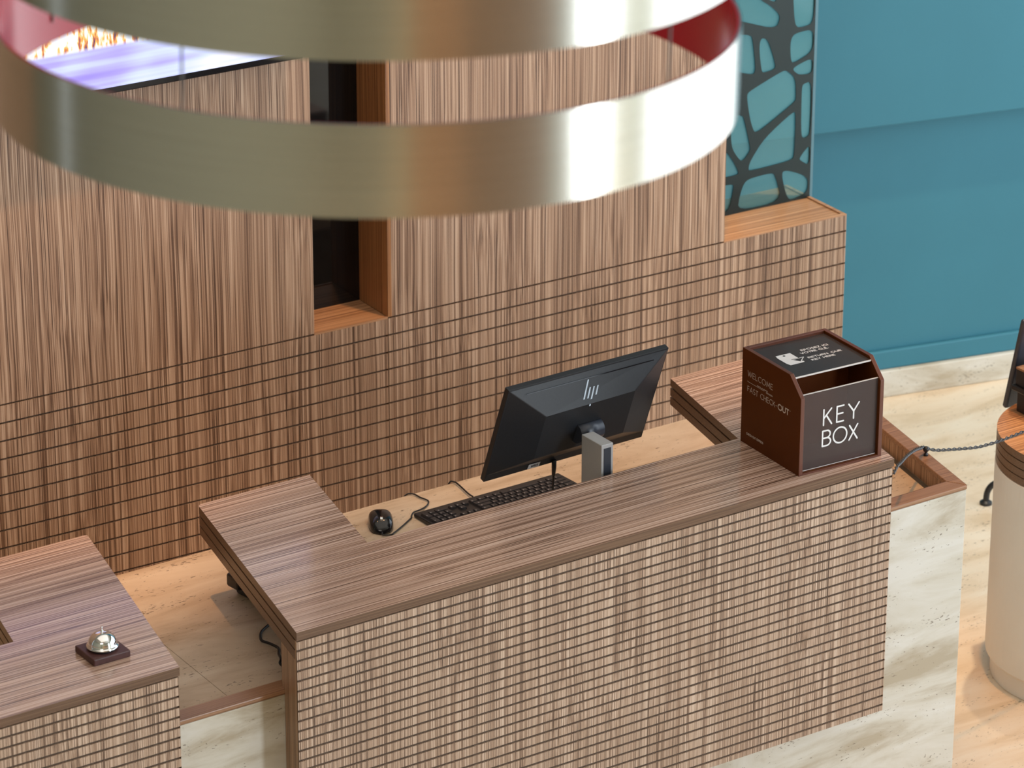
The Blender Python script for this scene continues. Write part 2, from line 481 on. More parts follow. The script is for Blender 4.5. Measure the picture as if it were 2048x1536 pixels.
def wall_with_hole(name, mat, p0, p1, th, z1, holes):
    """wall from p0 to p1 (xy), holes = (s0, s1, z0, z1) along it"""
    bm = bmesh.new()
    ln = math.hypot(p1[0]-p0[0], p1[1]-p0[1])
    xs = sorted({0, ln} | {h[0] for h in holes} | {h[1] for h in holes})
    for a, b in zip(xs, xs[1:]):
        hs = [h for h in holes if h[0] <= a+1e-6 and h[1] >= b-1e-6]
        if hs:
            box(bm, a, b, 0, th, 0, hs[0][2]); box(bm, a, b, 0, th, hs[0][3], z1)
        else:
            box(bm, a, b, 0, th, 0, z1)
    ang = math.atan2(p1[1]-p0[1], p1[0]-p0[0])
    bmesh.ops.transform(bm, matrix=Matrix.Translation((p0[0], p0[1], 0)) @ Matrix.Rotation(ang, 4, 'Z'), verts=bm.verts)
    return tag(obj(name, bm, mat), kind='structure')

wall_with_hole('wall_rear', M['plaster'], (X0, Y1+.4), (X1, Y1+.4), .2, ZC, [])
wall_with_hole('wall_front', M['plaster'], (X1, Y0), (X0, Y0), .2, ZC, [(1.1, 2.5, .25, 4.75)])
wall_with_hole('wall_side', M['plaster'], (X1, Y1+.6), (X1, Y0), .2, ZC, [(2.6, 11.0, .10, 4.3)])

def window(name, p0, p1, z0, z1, nx, nz_):
    bm = bmesh.new()
    ln = math.hypot(p1[0]-p0[0], p1[1]-p0[1]); t = .03
    for i in range(nx+1):
        s = ln*i/nx; box(bm, max(0, s-t), min(ln, s+t), 0, .08, z0, z1)
    for k in range(nz_+1):
        z = z0 + (z1-z0)*k/nz_; box(bm, 0, ln, .005, .075, max(z0, z-t), min(z1, z+t))
    ang = math.atan2(p1[1]-p0[1], p1[0]-p0[0])
    bmesh.ops.transform(bm, matrix=Matrix.Translation((p0[0], p0[1], 0)) @ Matrix.Rotation(ang, 4, 'Z'), verts=bm.verts)
    tag(obj(name, bm, M['frame']), kind='structure')
bm = bmesh.new(); box(bm, -3.9, 1.7, Y0, Y0+.05, 0, 2.6)
tag(obj('trim_1', bm, M['zebra_wall']), kind='structure')  # unseen wood panel added as the brown reflection in the lamp rings
window('window_1', (X1-1.1, Y0-.12), (X1-2.5, Y0-.12), .25, 4.75, 1, 3)
window('window_2', (X1+.05, Y1+.6-2.6), (X1+.05, Y1+.6-11.0), .10, 4.3, 6, 2)

# blue wall behind, turned about 13 degrees
BA = math.radians(-13.37)
br = empty('wall_right', (3.637, 2.313, 0), BA)
br['kind'] = 'structure'
bm = bmesh.new(); box(bm, -4.2, 2.15, .03, .30, 0, .965)
tag(obj('lower_panel', bm, M['blue'], br), kind='structure')
bm = bmesh.new(); box(bm, -4.2, 2.15, -.025, .30, .948, ZC)
tag(obj('upper_panel', bm, M['blue'], br, bevel=.006), kind='structure')
bm = bmesh.new(); box(bm, -4.2, 2.15, .012, .03, .092, .158)
tag(obj('skirting_board', bm, M['blue'], br, bevel=.006), kind='structure')
bm = bmesh.new(); box(bm, -4.2, 2.15, -.004, .03, 0, .092)
o = obj('baseboard_right', bm, M['trav'], None, bevel=.004)
o.location = (3.637, 2.313, 0); o.rotation_euler = (0, 0, BA); o['kind'] = 'structure'

# ------------------------------------------------------------------ wooden feature wall
fwall = empty('wall_back', (0, YW, 0), AW)
fwall['kind'] = 'structure'
A0, ANL, ANR, APR, AEND, ZS = -4.0, 1.124, 1.357, 2.487, 2.929, .974
ZT = 4.2
G1, GP = .974, .0511
def grooved(bm, x0, x1, yf, depth, ztop, zbot, z_first, pitch, gw, gd, mi=0, mg=1, mc_=0):
    """slats with horizontal grooves on the front of a board"""
    prof = [(yf, ztop)]
    z = z_first
    while z - gw/2 > zbot:
        if z + gw/2 < ztop:
            prof += [(yf, z+gw/2), (yf+gd, z+gw/2), (yf+gd, z-gw/2), (yf, z-gw/2)]
        z -= pitch
    prof += [(yf, zbot)]
    back = [(yf+depth, zbot), (yf+depth, ztop)]
    full = prof + back
    a = [bm.verts.new((x0, y, z)) for y, z in full]
    b = [bm.verts.new((x1, y, z)) for y, z in full]
    n = len(full)
    for i in range(n):
        j = (i+1) % n
        f = bm.faces.new((a[i], b[i], b[j], a[j]))
        f.material_index = mg if (full[i][0] > yf+1e-6 and full[j][0] > yf+1e-6 and i < len(prof)-1) else mi
    fa = bm.faces.new(a); fb = bm.faces.new(list(reversed(b)))
    fa.material_index = fb.material_index = mc_
    bmesh.ops.triangulate(bm, faces=[fa, fb])

bm = bmesh.new()
grooved(bm, A0, ANR-.001, 0, .0118, ZS-.002, 0, G1-GP, GP, .0055, .008)
grooved(bm, ANR+.001, AEND, 0, .0118, ZS-.002, 0, G1-GP, GP, .0055, .008)
box(bm, A0, AEND-.0125, .012, .302, 0, ZS-.012, 1)
box(bm, AEND-.012, AEND, .012, .302, 0, ZS-.004, 0)
tag(obj('slatted_base', bm, [M['zebra_wall'], M['groove']], fwall), kind='structure')
bm = bmesh.new(); box(bm, A0, ANL, 0, .30, ZS+.003, ZT); box(bm, A0, ANL, .01, .29, ZS-.004, ZS+.003, 1)
tag(obj('upper_panel', bm, [M['zebra_wall'], M['groove']], fwall), kind='structure')
bm = bmesh.new(); box(bm, ANR+.012, APR, 0, .30, ZS+.003, ZT); box(bm, ANR+.012, APR, .01, .29, ZS-.004, ZS+.003, 1)
tag(obj('upper_panel', bm, [M['zebra_wall'], M['groove']], fwall), kind='structure')
bm = bmesh.new(); box(bm, ANR, ANR+.012, .0, .30, ZS+.003, ZT)
tag(obj('niche_lining', bm, M['warm_wood'], fwall), kind='structure')  # side face of the right panel, warm light put into its colour
bm = bmesh.new(); box(bm, ANL, ANR, .004, .30, ZS-.010, ZS+.002); box(bm, ANL, ANR, 0, .006, ZS-.002, ZS+.004)
tag(obj('niche_sill', bm, M['warm_wood_h'], fwall), kind='structure')
bm = bmesh.new(); box(bm, ANL, ANR, .157, .170, ZS+.002, ZT)
tag(obj('niche_glass', bm, M['dark_glass'], fwall), kind='structure')
bm = bmesh.new(); box(bm, APR, AEND-.013, .012, .302, ZS-.010, ZS-.002)
box(bm, APR, AEND, 0, .012, ZS-.002, ZS+.002); box(bm, AEND-.012, AEND, .012, .302, ZS-.004, ZS+.002)
tag(obj('ledge_board', bm, M['warm_wood_h'], fwall), kind='structure')

# glass screen with the dark organic net, standing on the ledge
def wpt(a, d, z):
    return Vector((a*math.cos(AW) - d*math.sin(AW), YW + a*math.sin(AW) + d*math.cos(AW), z))
GD = .187
gs = empty('glass_screen', wpt(2.70, GD, ZS-.002), AW)
tag(gs, 'teal glass screen with dark organic net pattern standing on the wooden ledge', 'glass screen')
bm = bmesh.new(); box(bm, -.21, .226, 0, .004, 0, 2.2)
obj('pane', bm, M['glass'], gs)
bm = bmesh.new(); box(bm, .226, .236, -.004, .008, 0, 2.2)
obj('edge_strip', bm, M['glass_edge'], gs)
CELLS = [
 [(2.6365,1.6631),(2.6975,1.6577),(2.7293,1.6179),(2.7659,1.5946),(2.8004,1.5607),(2.7863,1.5215),(2.6699,1.5625),(2.6288,1.5779)],
 [(2.7497,1.6199),(2.7679,1.6095),(2.7834,1.6057),(2.7912,1.66),(2.7588,1.70)],
 [(2.8415,1.6347),(2.8504,1.5328),(2.8614,1.5147),(2.8822,1.5122),(2.9222,1.5181),(2.9222,1.70),(2.85,1.71)],
 [(2.8594,1.4984),(2.9222,1.5006),(2.9222,1.4319),(2.8601,1.4079),(2.8419,1.4101),(2.8372,1.4691),(2.8442,1.4899)],
 [(2.8479,1.3878),(2.8657,1.3981),(2.9222,1.4123),(2.9222,1.3623),(2.8721,1.3659)],
 [(2.6302,1.5321),(2.6941,1.5193),(2.7023,1.5048),(2.7153,1.415),(2.7107,1.3982),(2.6953,1.3986),(2.6283,1.4211)],
 [(2.7381,1.5041),(2.7591,1.491),(2.7875,1.4114),(2.7828,1.399),(2.7442,1.3946),(2.7363,1.4026),(2.7265,1.4657),(2.7281,1.4961)],
 [(2.6844,1.3366),(2.6969,1.3477),(2.8141,1.3901),(2.8298,1.3865),(2.8609,1.359),(2.8653,1.296),(2.8595,1.2836),(2.7422,1.2198),(2.7216,1.2155),(2.7137,1.2205),(2.6997,1.2586)],
 [(2.8888,1.3364),(2.9222,1.339),(2.9222,1.173),(2.9006,1.1633),(2.8871,1.1734),(2.8843,1.3194)],
 [(2.8579,1.2571),(2.8661,1.2467),(2.8656,1.1166),(2.8556,1.1026),(2.7047,1.0969),(2.6982,1.1049),(2.7037,1.1285),(2.7535,1.191)],
 [(2.632,1.2884),(2.6735,1.2744),(2.679,1.2623),(2.7033,1.1733),(2.7027,1.16),(2.6828,1.1369),(2.6673,1.1353),(2.6324,1.1863)],
 [(2.9222,1.1417),(2.9222,1.0742),(2.8873,1.0967),(2.8844,1.104),(2.897,1.1198)],
 [(2.8174,1.0713),(2.8409,1.0751),(2.9185,1.0406),(2.9185,.992),(2.8788,.979),(2.8446,.979)],
 [(2.7054,1.0743),(2.7859,1.0773),(2.7984,1.0636),(2.8247,.979),(2.662,.979),(2.6704,1.0314),(2.6849,1.0647)],
 [(2.58,1.215),(2.6341,1.1545),(2.6636,1.1033),(2.6604,1.0929),(2.58,1.095)],
 [(2.56,1.07),(2.6436,1.0686),(2.6474,1.0574),(2.6316,.982),(2.56,.98)],
 [(2.505,1.37),(2.6,1.345),(2.655,1.32),(2.60,1.29),(2.58,1.24),(2.51,1.25)],
 [(2.505,1.56),(2.6,1.54),(2.60,1.41),(2.505,1.40)],
]
extra = []
for dz in (.70, 1.32):
    for c in CELLS[:12]:
        if max(p[1] for p in c)+dz < 3.1 and min(p[1] for p in c)+dz > 1.72:
            extra.append([(p[0], p[1]+dz) for p in c])
def chaikin(p, it=2):
    for _ in range(it):
        q = []
        for i in range(len(p)):
            a, b = p[i], p[(i+1) % len(p)]
            q += [(a[0]*.78+b[0]*.22, a[1]*.78+b[1]*.22), (a[0]*.22+b[0]*.78, a[1]*.22+b[1]*.78)]
        p = q
    return p
cu = bpy.data.curves.new('net', 'CURVE'); cu.dimensions = '2D'; cu.fill_mode = 'BOTH'; cu.extrude = .0012
def spl(pts):
    s = cu.splines.new('POLY'); s.points.add(len(pts)-1); s.use_cyclic_u = True
    for q, p in zip(s.points, pts): q.co = (p[0], p[1], 0, 1)
spl([(-.209, .002), (.226, .002), (.226, 2.19), (-.209, 2.19)])
for c in CELLS + extra:
    spl(chaikin([(p[0]-2.70, p[1]-(ZS-.002)) for p in c]))
tmp = bpy.data.objects.new('tmp_net', cu); COL.objects.link(tmp)
dg = bpy.context.evaluated_depsgraph_get()
me = bpy.data.meshes.new_from_object(tmp.evaluated_get(dg))
bpy.data.objects.remove(tmp)
me.name = 'net'
me.transform(Matrix.Translation((0, -.0035, 0)) @ Matrix.Rotation(PI/2, 4, 'X'))
me.materials.clear(); me.materials.append(M['net'])
no = bpy.data.objects.new('net', me); COL.objects.link(no); no.parent = gs

# television on the left wooden panel
tv = empty('television', wpt(.345, 0, 1.790), AW)
tag(tv, 'wall television glowing violet and white on the left wooden panel', 'television')
TVW, TVH = 1.46, .84
bm = bmesh.new(); box(bm, -TVW/2, TVW/2, -.058, -.028, 0, TVH); box(bm, -TVW/2+.2, TVW/2-.2, -.03, -.001, .15, TVH-.15)
obj('casing', bm, M['black_gloss'], tv, bevel=.003)
bm = bmesh.new(); box(bm, -TVW/2+.010, TVW/2-.010, -.0595, -.0575, .018, TVH-.010)
obj('screen', bm, M['tv'], tv)

# ------------------------------------------------------------------ reception counters
def L_xy(x, k):            # x along the front, k along the wing direction
    return (x + k*DX, k*DY)
def slab_poly(y_cut=0.0):
    k0 = y_cut/DY
    pts = [L_xy(0, k0), L_xy(W, k0), L_xy(W, D), L_xy(W-WG, D), L_xy(W-WG, ST), L_xy(WG, ST), L_xy(WG, D), L_xy(0, D)]
    return pts
def round_corner(poly, idx, r, n=5):
    out = []
    m = len(poly)
    for i, p in enumerate(poly):
        if i not in idx: out.append(p); continue
        P = Vector(p); A = Vector(poly[i-1]); B = Vector(poly[(i+1) % m])
        a = P + (A-P).normalized()*r; b = P + (B-P).normalized()*r
        for k in range(n+1):
            t = k/n
            q = a*(1-t)**2 + P*2*t*(1-t) + b*t*t
            out.append((q.x, q.y))
    return out
def make_counter(x_off, label):
    root = empty('reception_counter', (x_off, 0, H-.70))
    tag(root, label, 'counter')
    B = Vector((0, 0, -(H-.70)))
    def fin(bm): bmesh.ops.translate(bm, verts=bm.verts, vec=B); return bm
    # worktop slab: three layers with shadow grooves
    bm = bmesh.new()
    top = round_corner(slab_poly(), (2, 7), .012)
    z = H
    prism(bm, top, z-BAND+.002, z, 1, 0)
    for f in bm.faces:
        if abs(f.normal.y) > .9 and f.calc_center_median().y < 1e-4: f.material_index = 2
    lower = round_corner(slab_poly(.014), (2, 7), .012)
    def inset(k):
        return [L_xy(k, .02), L_xy(W-k, .02), L_xy(W-k, D-k), L_xy(W-WG+k, D-k), L_xy(W-WG+k, ST-k), L_xy(WG-k, ST-k), L_xy(WG-k, D-k), L_xy(k, D-k)]
    prism(bm, inset(.006), H-3*PITCHG+.004, H-BAND+.002, 3, 3)
    for k in (1, 2):
        prism(bm, lower, H-(k+1)*PITCHG+.003, H-k*PITCHG-.001, 1, 1)
    ct = obj('countertop', fin(bm), [M['zebra_h'], M['edge'], M['edge_front'], M['groove']], root)
    # front panel
    zb = H - .693
    bm = bmesh.new()
    grooved(bm, 0.0, W-.0035, 0.0, .013, H-BAND-.0015, zb, H-BAND-PITCHG+.002, PITCHG, .0056, .005, mc_=2)
    for v_ in bm.verts: v_.co.x += v_.co.y*DX/DY
    core = [L_xy(.0, .0133), L_xy(W-.004, .0133), L_xy(W-.004, .1135), L_xy(.0, .1135)]
    prism(bm, core, ZR+.0005, H-3*PITCHG+.002, 2, 2)
    low = [L_xy(.0, .0133), L_xy(W-.004, .0133), L_xy(W-.004, (TF-.0012)/DY), L_xy(.0, (TF-.0012)/DY)]
    prism(bm, low, zb, ZR+.0005, 2, 2)
    obj('front_panel', fin(bm), [M['zebra_front'], M['groove_front'], M['zebra_v']], root)
    return root
make_counter(0.0, 'long grooved striped-wood reception counter carrying the brown key box')
make_counter(-2.015, 'striped-wood reception counter cut by the left edge, carrying the silver bell')

# ------------------------------------------------------------------ travertine desk under both counters
dk = empty('travertine_desk', (0, .5, 0))
tag(dk, 'long travertine desk with wooden rim running under both wooden counters', 'desk')
XL = -3.6
def R_(k, off): # right edge of the desk, k along wing from front plane, off inward
    x, y = 2.04 + k*DX - off*DY, TF + k*DY + off*DX
    return (x, y)
yb = .938
kb_ = (yb-TF)/DY
bm = bmesh.new()
RI = (2.04 - .05/DY, TF+.048)
prism(bm, [(XL, TF), (2.04, TF), (2.04+.048*DX/DY, TF+.048), (XL, TF+.048)], 0, ZR-.013)
prism(bm, [(2.04+.048*DX/DY-.0001, TF+.048), R_(kb_, 0), (R_(kb_, 0)[0]-.026, yb), (2.04+.048*DX/DY-.026, TF+.048)], 0, ZR-.013)
obj('stone_base', bm, M['trav'], dk, True, bevel=.002)
bm = bmesh.new()
XS = -.0935
def seamx(y): return -.0935 + y*DX*0.2
prism(bm, [(XL, TF+.049), (-.052, TF+.049), (-.026, yb), (XL, yb)], ZD-.05, ZD)
prism(bm, [(-.0508, TF+.049), (2.0, TF+.049), (2.0+(yb-TF-.049)*DX/DY, yb), (-.0248, yb)], ZD-.05, ZD)
obj('worktop', bm, M['trav_top'], dk, True)
bm = bmesh.new()
prism(bm, [(XL, TF-.001), (2.041, TF-.001), (2.041-.040/DY+.048*DX/DY, TF+.048), (XL, TF+.048)], ZR-.013, ZR)
obj('front_rail', bm, M['rail'], dk, True, bevel=.003)
bm = bmesh.new()
xi = 2.041-.040/DY+.048*DX/DY
kk = (yb-TF-.048)*DX/DY
prism(bm, [(2.0412, TF-.001), (2.0412+(yb-TF)*DX/DY, yb), (xi+kk, yb), (xi+.0003, TF+.0483)], ZR-.013, ZR)
prism(bm, [(xi+.003, TF+.0483), (xi+.012, TF+.0483), (xi+.012+kk, yb), (xi+.003+kk, yb)], ZD, ZR-.013, 1, 1)
obj('side_rail', bm, [M['rail'], M['zebra_v']], dk, True, bevel=.002)
for xs_ in (XL, -.2, 1.9):
    bm = bmesh.new(); box(bm, xs_, xs_+.04, TF+.05, yb-.02, 0, ZD-.05)
    obj('support', bm, M['trav'], dk, True)

# small black rubber wedge by the left counter
bm = bmesh.new(); prism(bm, [(-.296, .155), (-.216, .170), (-.196, .186), (-.296, .215)], ZD, ZD+.030)
tag(obj('rubber_wedge', bm, M['black'], None, bevel=.004), 'small black wedge on the desk peeking out beside the left counter', 'wedge')

# ------------------------------------------------------------------ key box
KB = Vector((1.454, .046, H)); TB = -.0616
kx = empty('key_box', KB, TB)
tag(kx, 'brown lacquered key drop box lettered KEY BOX on the counter end', 'key box')
BW, BD, BH, FH, CH = .2465, .254, .251, .203, .050
def pent(x0, x1, bm, ins=0.0):
    prof = [(0, 0), (BD, 0), (BD, BH), (CH, BH), (0, FH)]
    a = [bm.verts.new((x0, y, z)) for y, z in prof]; b = [bm.verts.new((x1, y, z)) for y, z in prof]
    n = 5
    f1 = bm.faces.new(a); f2 = bm.faces.new(list(reversed(b)))
    for i in range(n):
        f = bm.faces.new((a[i], b[i], b[(i+1) % n], a[(i+1) % n])); f.material_index = 1
T = .0115
for xs in ((0, T), (BW-T, BW)):
    bm = bmesh.new(); pent(xs[0], xs[1], bm)
    obj('side_panel', bm, [M['box'], M['box_edge']], kx, bevel=.0012)
bm = bmesh.new(); box(bm, T, BW-T, BD-T, BD, 0, BH, 0)
obj('back_panel', bm, [M['box_edge']], kx, bevel=.001)
bm = bmesh.new(); box(bm, T, BW-T, .002, BD-T, 0, .006); box(bm, T, BW-T, .0, .008, .0, .005, 1)
obj('base_board', bm, [M['box'], M['box_edge']], kx)
bm = bmesh.new(); box(bm, T, BW-T, .135, .145, .006, BH-.012)
obj('inner_partition', bm, [M['box']], kx)
bm = bmesh.new(); box(bm, T, BW-T, .010, .0135, .0065, FH+.004); box(bm, T, BW-T, .0098, .0137, FH+.004, FH+.0052, 1); box(bm, T+.004, BW-T-.002, .0090, .0098, .0065, .0078, 1)
fp = obj('front_window', bm, [M['acrylic'], M['acrylic_edge']], kx)
bm = bmesh.new(); box(bm, T, BW-T, CH-.006, BD-T, .2395, .2430); box(bm, T, BW-T, CH-.0076, CH-.006, .2393, .2432, 1)
tp = obj('top_sheet', bm, [M['acrylic_top'], M['acrylic_edge']], kx)
# lettering on the front
bm = bmesh.new()
PF = lambda x, y, k: (x, .0094-k, y)
sw = .0042
def put(bm, ch, x0, y0, h, wdt, w, P):
    wd, sts = GL[ch]
    for st in sts: stroke_poly(bm, [(x0+p[0]/max(wd, .01)*wdt, y0+p[1]*h) for p in st], w, P, 0)
put(bm, 'K', .0755, .1155, .041, .024, sw, PF); put(bm, 'E', .1145, .1155, .041, .020, sw, PF); put(bm, 'Y', .1490, .1155, .040, .031, sw, PF)
put(bm, 'B', .0740, .0600, .040, .024, sw, PF); put(bm, 'O', .1060, .0590, .041, .040, sw, PF); put(bm, 'X', .1535, .0600, .038, .024, sw, PF)
obj('lettering', bm, M['white_print'], fp)
# lettering on the left side (reads from back to front)
bm = bmesh.new()
PS = lambda x, y, k: (-.0004-k, .2275 - x, y)
write(bm, 'WELCOME', 0, .1845, .0140, .0014, PS, width=.107)
stroke_poly(bm, [(0, .1690), (.072, .1690)], .0009, PS, 0)
stroke_poly(bm, [(0, .1690), (0, .1710)], .0012, PS, 0)
rr = random.Random(3)
px_ = .040
for k in range(15):
    stroke_poly(bm, [(px_, .1712), (px_+.0015, .1712+rr.uniform(.0015, .0035)), (px_+.003, .1712)], .0008, PS, 0); px_ += .0031
stroke_poly(bm, [(.080, .1690), (.107, .1690), (.107, .1665), (.080, .1665), (.080, .1690)], .0008, PS, 0)
for k in range(6): stroke_poly(bm, [(.083+.004*k, .1690), (.083+.004*k, .1665)], .0008, PS, 0)
write(bm, 'FAST CHECK-', 0, .1440, .0135, .0014, PS, width=.127)
write(bm, 'OUT', .1325, .1440, .0138, .0030, PS, width=.0455)
stroke_poly(bm, [(.1835, .1572), (.1845, .1572)], .0018, PS, 0)
write(bm, 'CHECK-OUT EXPRESS', 0, .0280, .0050, .0012, PS, width=.073)
obj('lettering', bm, M['beige_print'], kx.children[0])
# card symbol and lettering on the top sheet
bm = bmesh.new()
PT = lambda x, y, k: (x, y, .2433+k)
def flat(bm, pts):
    LIFT[0] = (LIFT[0]+2e-5) % 3.6e-4
    bm.faces.new([bm.verts.new(PT(p[0], p[1], LIFT[0])) for p in pts])
flat(bm, chaikin([(.042, .178), (.042, .112), (.058, .112), (.058, .178)], 1))
flat(bm, [(.050, .178), (.088, .178), (.088, .142), (.050, .142)])
flat(bm, [(.050, .142), (.066, .142), (.080, .121), (.080, .1125), (.050, .112)])
flat(bm, [(.080, .121), (.088, .1215), (.088, .114), (.080, .1125)])
stroke_poly(bm, [(.067, .138), (.103, .141), (.083, .122)], .0022, PT, 0)
write(bm, 'EPOSEZ ICI', .121, .1735, .0085, .0021, PT, width=.078)
write(bm, 'VOTRE CL\u00c9.', .1095, .1570, .0085, .0021, PT, width=.079)
write(bm, 'RETURN', .110, .1265, .0080, .0021, PT, width=.057); write(bm, 'OUR', .178, .1265, .0080, .0021, PT, width=.029)
write(bm, 'KEY HERE', .110, .1105, .0080, .0021, PT, width=.067)
obj('lettering', bm, M['white_print'], tp)
bm = bmesh.new(); bm.faces.new([bm.verts.new((.0645+.0034*math.cos(2*PI*i/16), .169+.0034*math.sin(2*PI*i/16), .2437)) for i in range(16)])
obj('card_hole', bm, M['black'], tp)

# ------------------------------------------------------------------ service bell
bl = empty('service_bell', (-.408, .148, H))
tag(bl, 'silver reception bell on a square dark wood plinth', 'bell')
bm = bmesh.new(); box(bm, -.0455, .0455, -.0445, .0445, 0, .0165)
obj('plinth', bm, M['bell_base'], bl, bevel=.0025)
bm = bmesh.new(); lathe(bm, [(0, .0166), (.031, .0166), (.031, .0200), (0, .0200)], 40)
obj('base_disc', bm, M['black'], bl, smooth=False)
bm = bmesh.new()
prof = [(.0285, .0205), (.0355, .0215), (.0362, .0235), (.0345, .0255), (.0322, .0268)]
for i in range(1, 13):
    a = PI/2*i/12; prof.append((.0322*math.cos(a), .0268 + .0295*math.sin(a)))
lathe(bm, prof, 56)
obj('dome', bm, M['chrome'], bl, smooth=True)
bm = bmesh.new(); lathe(bm, [(0, .0560), (.0035, .0560), (.0035, .0590), (.0016, .0595), (.0016, .0655), (.0026, .066), (.0022, .068), (0, .0685)], 16)
obj('push_button', bm, M['chrome'], bl, smooth=True)

# ------------------------------------------------------------------ monitor
mc = Vector((1.113, .503, 1.186)); MY, MT, MR = .039, .34, -.016
MWD, MHT = .495, .292
exm = Vector((math.cos(MY), math.sin(MY), 0)); nm = Vector((-math.sin(MY), math.cos(MY), 0))
upm = Vector((0, 0, 1))*math.cos(MT) - nm*math.sin(MT)
e2 = exm*math.cos(MR) + upm*math.sin(MR); u2 = -exm*math.sin(MR) + upm*math.cos(MR)
n2 = e2.cross(u2)            # back normal (towards the guests): check sign
if n2.y > 0: n2 = -n2
mo = empty('computer_monitor', (mc.x, .41, ZD))
tag(mo, 'black computer monitor on a silver stand, back to the guests, tilted upward', 'monitor')
def mp_(a, b, c): return mc + e2*a + u2*b + n2*c
bm = bmesh.new()
hw, hh = MWD/2, MHT/2
outer0 = [mp_(-hw, -hh, -.012), mp_(hw, -hh, -.012), mp_(hw, hh, -.012), mp_(-hw, hh, -.012)]
outer1 = [mp_(-hw, -hh, .004), mp_(hw, -hh, .004), mp_(hw, hh, .004), mp_(-hw, hh, .004)]
lip = [mp_(-hw+.004, -hh+.022, .005), mp_(hw-.004, -hh+.022, .005), mp_(hw-.004, hh-.004, .005), mp_(-hw+.004, hh-.004, .005)]
inner = [mp_(-.146, -.066, .048), mp_(.131, -.062, .048), mp_(.130, .075, .048), mp_(-.145, .070, .048)]
lo = [[bm.verts.new(p) for p in r] for r in (outer0, outer1, lip, inner)]
for A, B in zip(lo, lo[1:]):
    for i in range(4): bm.faces.new((A[i], A[(i+1) % 4], B[(i+1) % 4], B[i]))
bm.faces.new(lo[0]); bm.faces.new(lo[3])
cs = obj('housing', bm, M['mon_back'], mo, True, bevel=.002)
bm = bmesh.new()
bm.faces.new([bm.verts.new(mp_(a, b, -.0125)) for a, b in ((-hw+.006, -hh+.016), (hw-.006, -hh+.016), (hw-.006, hh-.006), (-hw+.006, hh-.006))])
obj('screen', bm, M['black_gloss'], mo, True)
# facet frame for details on the upper slope of the back
t0 = mp_(-hw+.004, hh-.004, .005); t1 = mp_(hw-.004, hh-.004, .005); s0 = inner[3]; s1 = inner[2]
def facet(s, t, lift=.0008):
    a = t0.lerp(t1, s); b = s0.lerp(s1, (s-.5)*1.0+.5)
    # s measured on the top edge in metres from the centre
    return a.lerp(b, t)
fn = ((t1-t0).cross(s0-t0)).normalized()
if fn.dot(n2) < 0: fn = -fn
dnx = (t1-t0).normalized(); dny = fn.cross(dnx)
if dny.dot(u2) < 0: dny = -dny
ftc = (t0+t1)/2
def FP(x, y, k): return ftc + dnx*x + dny*y + fn*(.0008+k)
bm = bmesh.new()
stroke_poly(bm, [(-.196, -.0165), (.196, -.0165)], .0022, FP, .0008)
obj('vent_slot', bm, M['black_gloss'], cs, True)
bm = bmesh.new()
def bar(x, y0, y1, w=.0044, sl=.42):
    pts = [(x-w/2+y0*sl, y0), (x+w/2+y0*sl, y0), (x+w/2+y1*sl, y1), (x-w/2+y1*sl, y1)]
    bm.faces.new([bm.verts.new(FP(p[0], p[1]-.047, 0)) for p in pts])
LGX = -.001
bar(LGX-.0180, -.020, .026); bar(LGX-.0060, -.020, .006)
bar(LGX+.0060, -.040, .006); bar(LGX+.0180, -.016, .006)
pts = None
for (xa, xb, yy) in ((LGX-.0076, LGX-.0024, .0035), (LGX+.0086, LGX+.0134, .0035), (LGX+.0086, LGX+.0134, -.0195)):
    pp_ = [(xa+(yy-.0022)*.24, yy-.0022), (xb+.004+(yy-.0022)*.24, yy-.0022), (xb+.004+(yy+.0022)*.24, yy+.0022), (xa+(yy+.0022)*.24, yy+.0022)]
obj('emblem', bm, M['emblem'], cs, True)
# sticker on the lower left facet
l0, l1 = lip[0], inner[0]
bn_ = ((lip[1]-lip[0]).cross(inner[0]-lip[0])).normalized()
if bn_.dot(n2) < 0: bn_ = -bn_
bc = mp_(-.098, -hh+.0125, .0058); bn_ = n2
bx = (lip[1]-lip[0]).normalized(); by = bn_.cross(bx)
if by.dot(u2) < 0: by = -by
bm = bmesh.new()
bm.faces.new([bm.verts.new(bc + bx*a + by*b + bn_*.0008) for a, b in ((-.019, -.0075), (.017, -.0075), (.019, .0065), (-.017, .0065))])
obj('sticker', bm, M['white_print'], cs, True)
bm = bmesh.new()
for k in range(5): bm.faces.new([bm.verts.new(bc + bx*a + by*b + bn_*.0012) for a, b in ((-.009+.0045*k, -.004), (-.0062+.0045*k, -.004), (-.0062+.0045*k, .003), (-.009+.0045*k, .003))])
obj('sticker_print', bm, M['slate'], cs, True)
# round hinge cover and arm
hub = mp_(0.004, -.015, .046)
bm = bmesh.new()
prev = []
for k in range(25):
    a = PI*(k/24) - PI/2
    prev.append((.030*math.cos(a)*.9, .026*math.sin(a)))
secs = []
for sx in (-.036, .036):
    secs.append([bm.verts.new(hub + e2*sx + u2*p[1] + n2*(p[0]+.002)) for p in prev])
for i in range(24): bm.faces.new((secs[0][i], secs[1][i], secs[1][i+1], secs[0][i+1])).smooth = True
bm.faces.new(secs[0]); bm.faces.new(list(reversed(secs[1])))
bm.faces.new((secs[0][0], secs[0][24], secs[1][24], secs[1][0]))
obj('hinge_cover', bm, M['slate'], mo, True)
PX0, PX1, PY0, PY1, PZ = 1.075, 1.110, .340, .424, 1.168
bm = bmesh.new()
a_ = hub + n2*.018 - u2*.006
tube(bm, [a_, Vector(((PX0+PX1)/2, PY1-.012, PZ-.012))], .012, 10)
obj('arm', bm, M['black'], mo, True, smooth=True)
bm = bmesh.new(); box(bm, PX0, PX1, PY0, PY1, ZD+.012, PZ)
st = obj('stand_post', bm, M['silver'], mo, True, bevel=.0015)
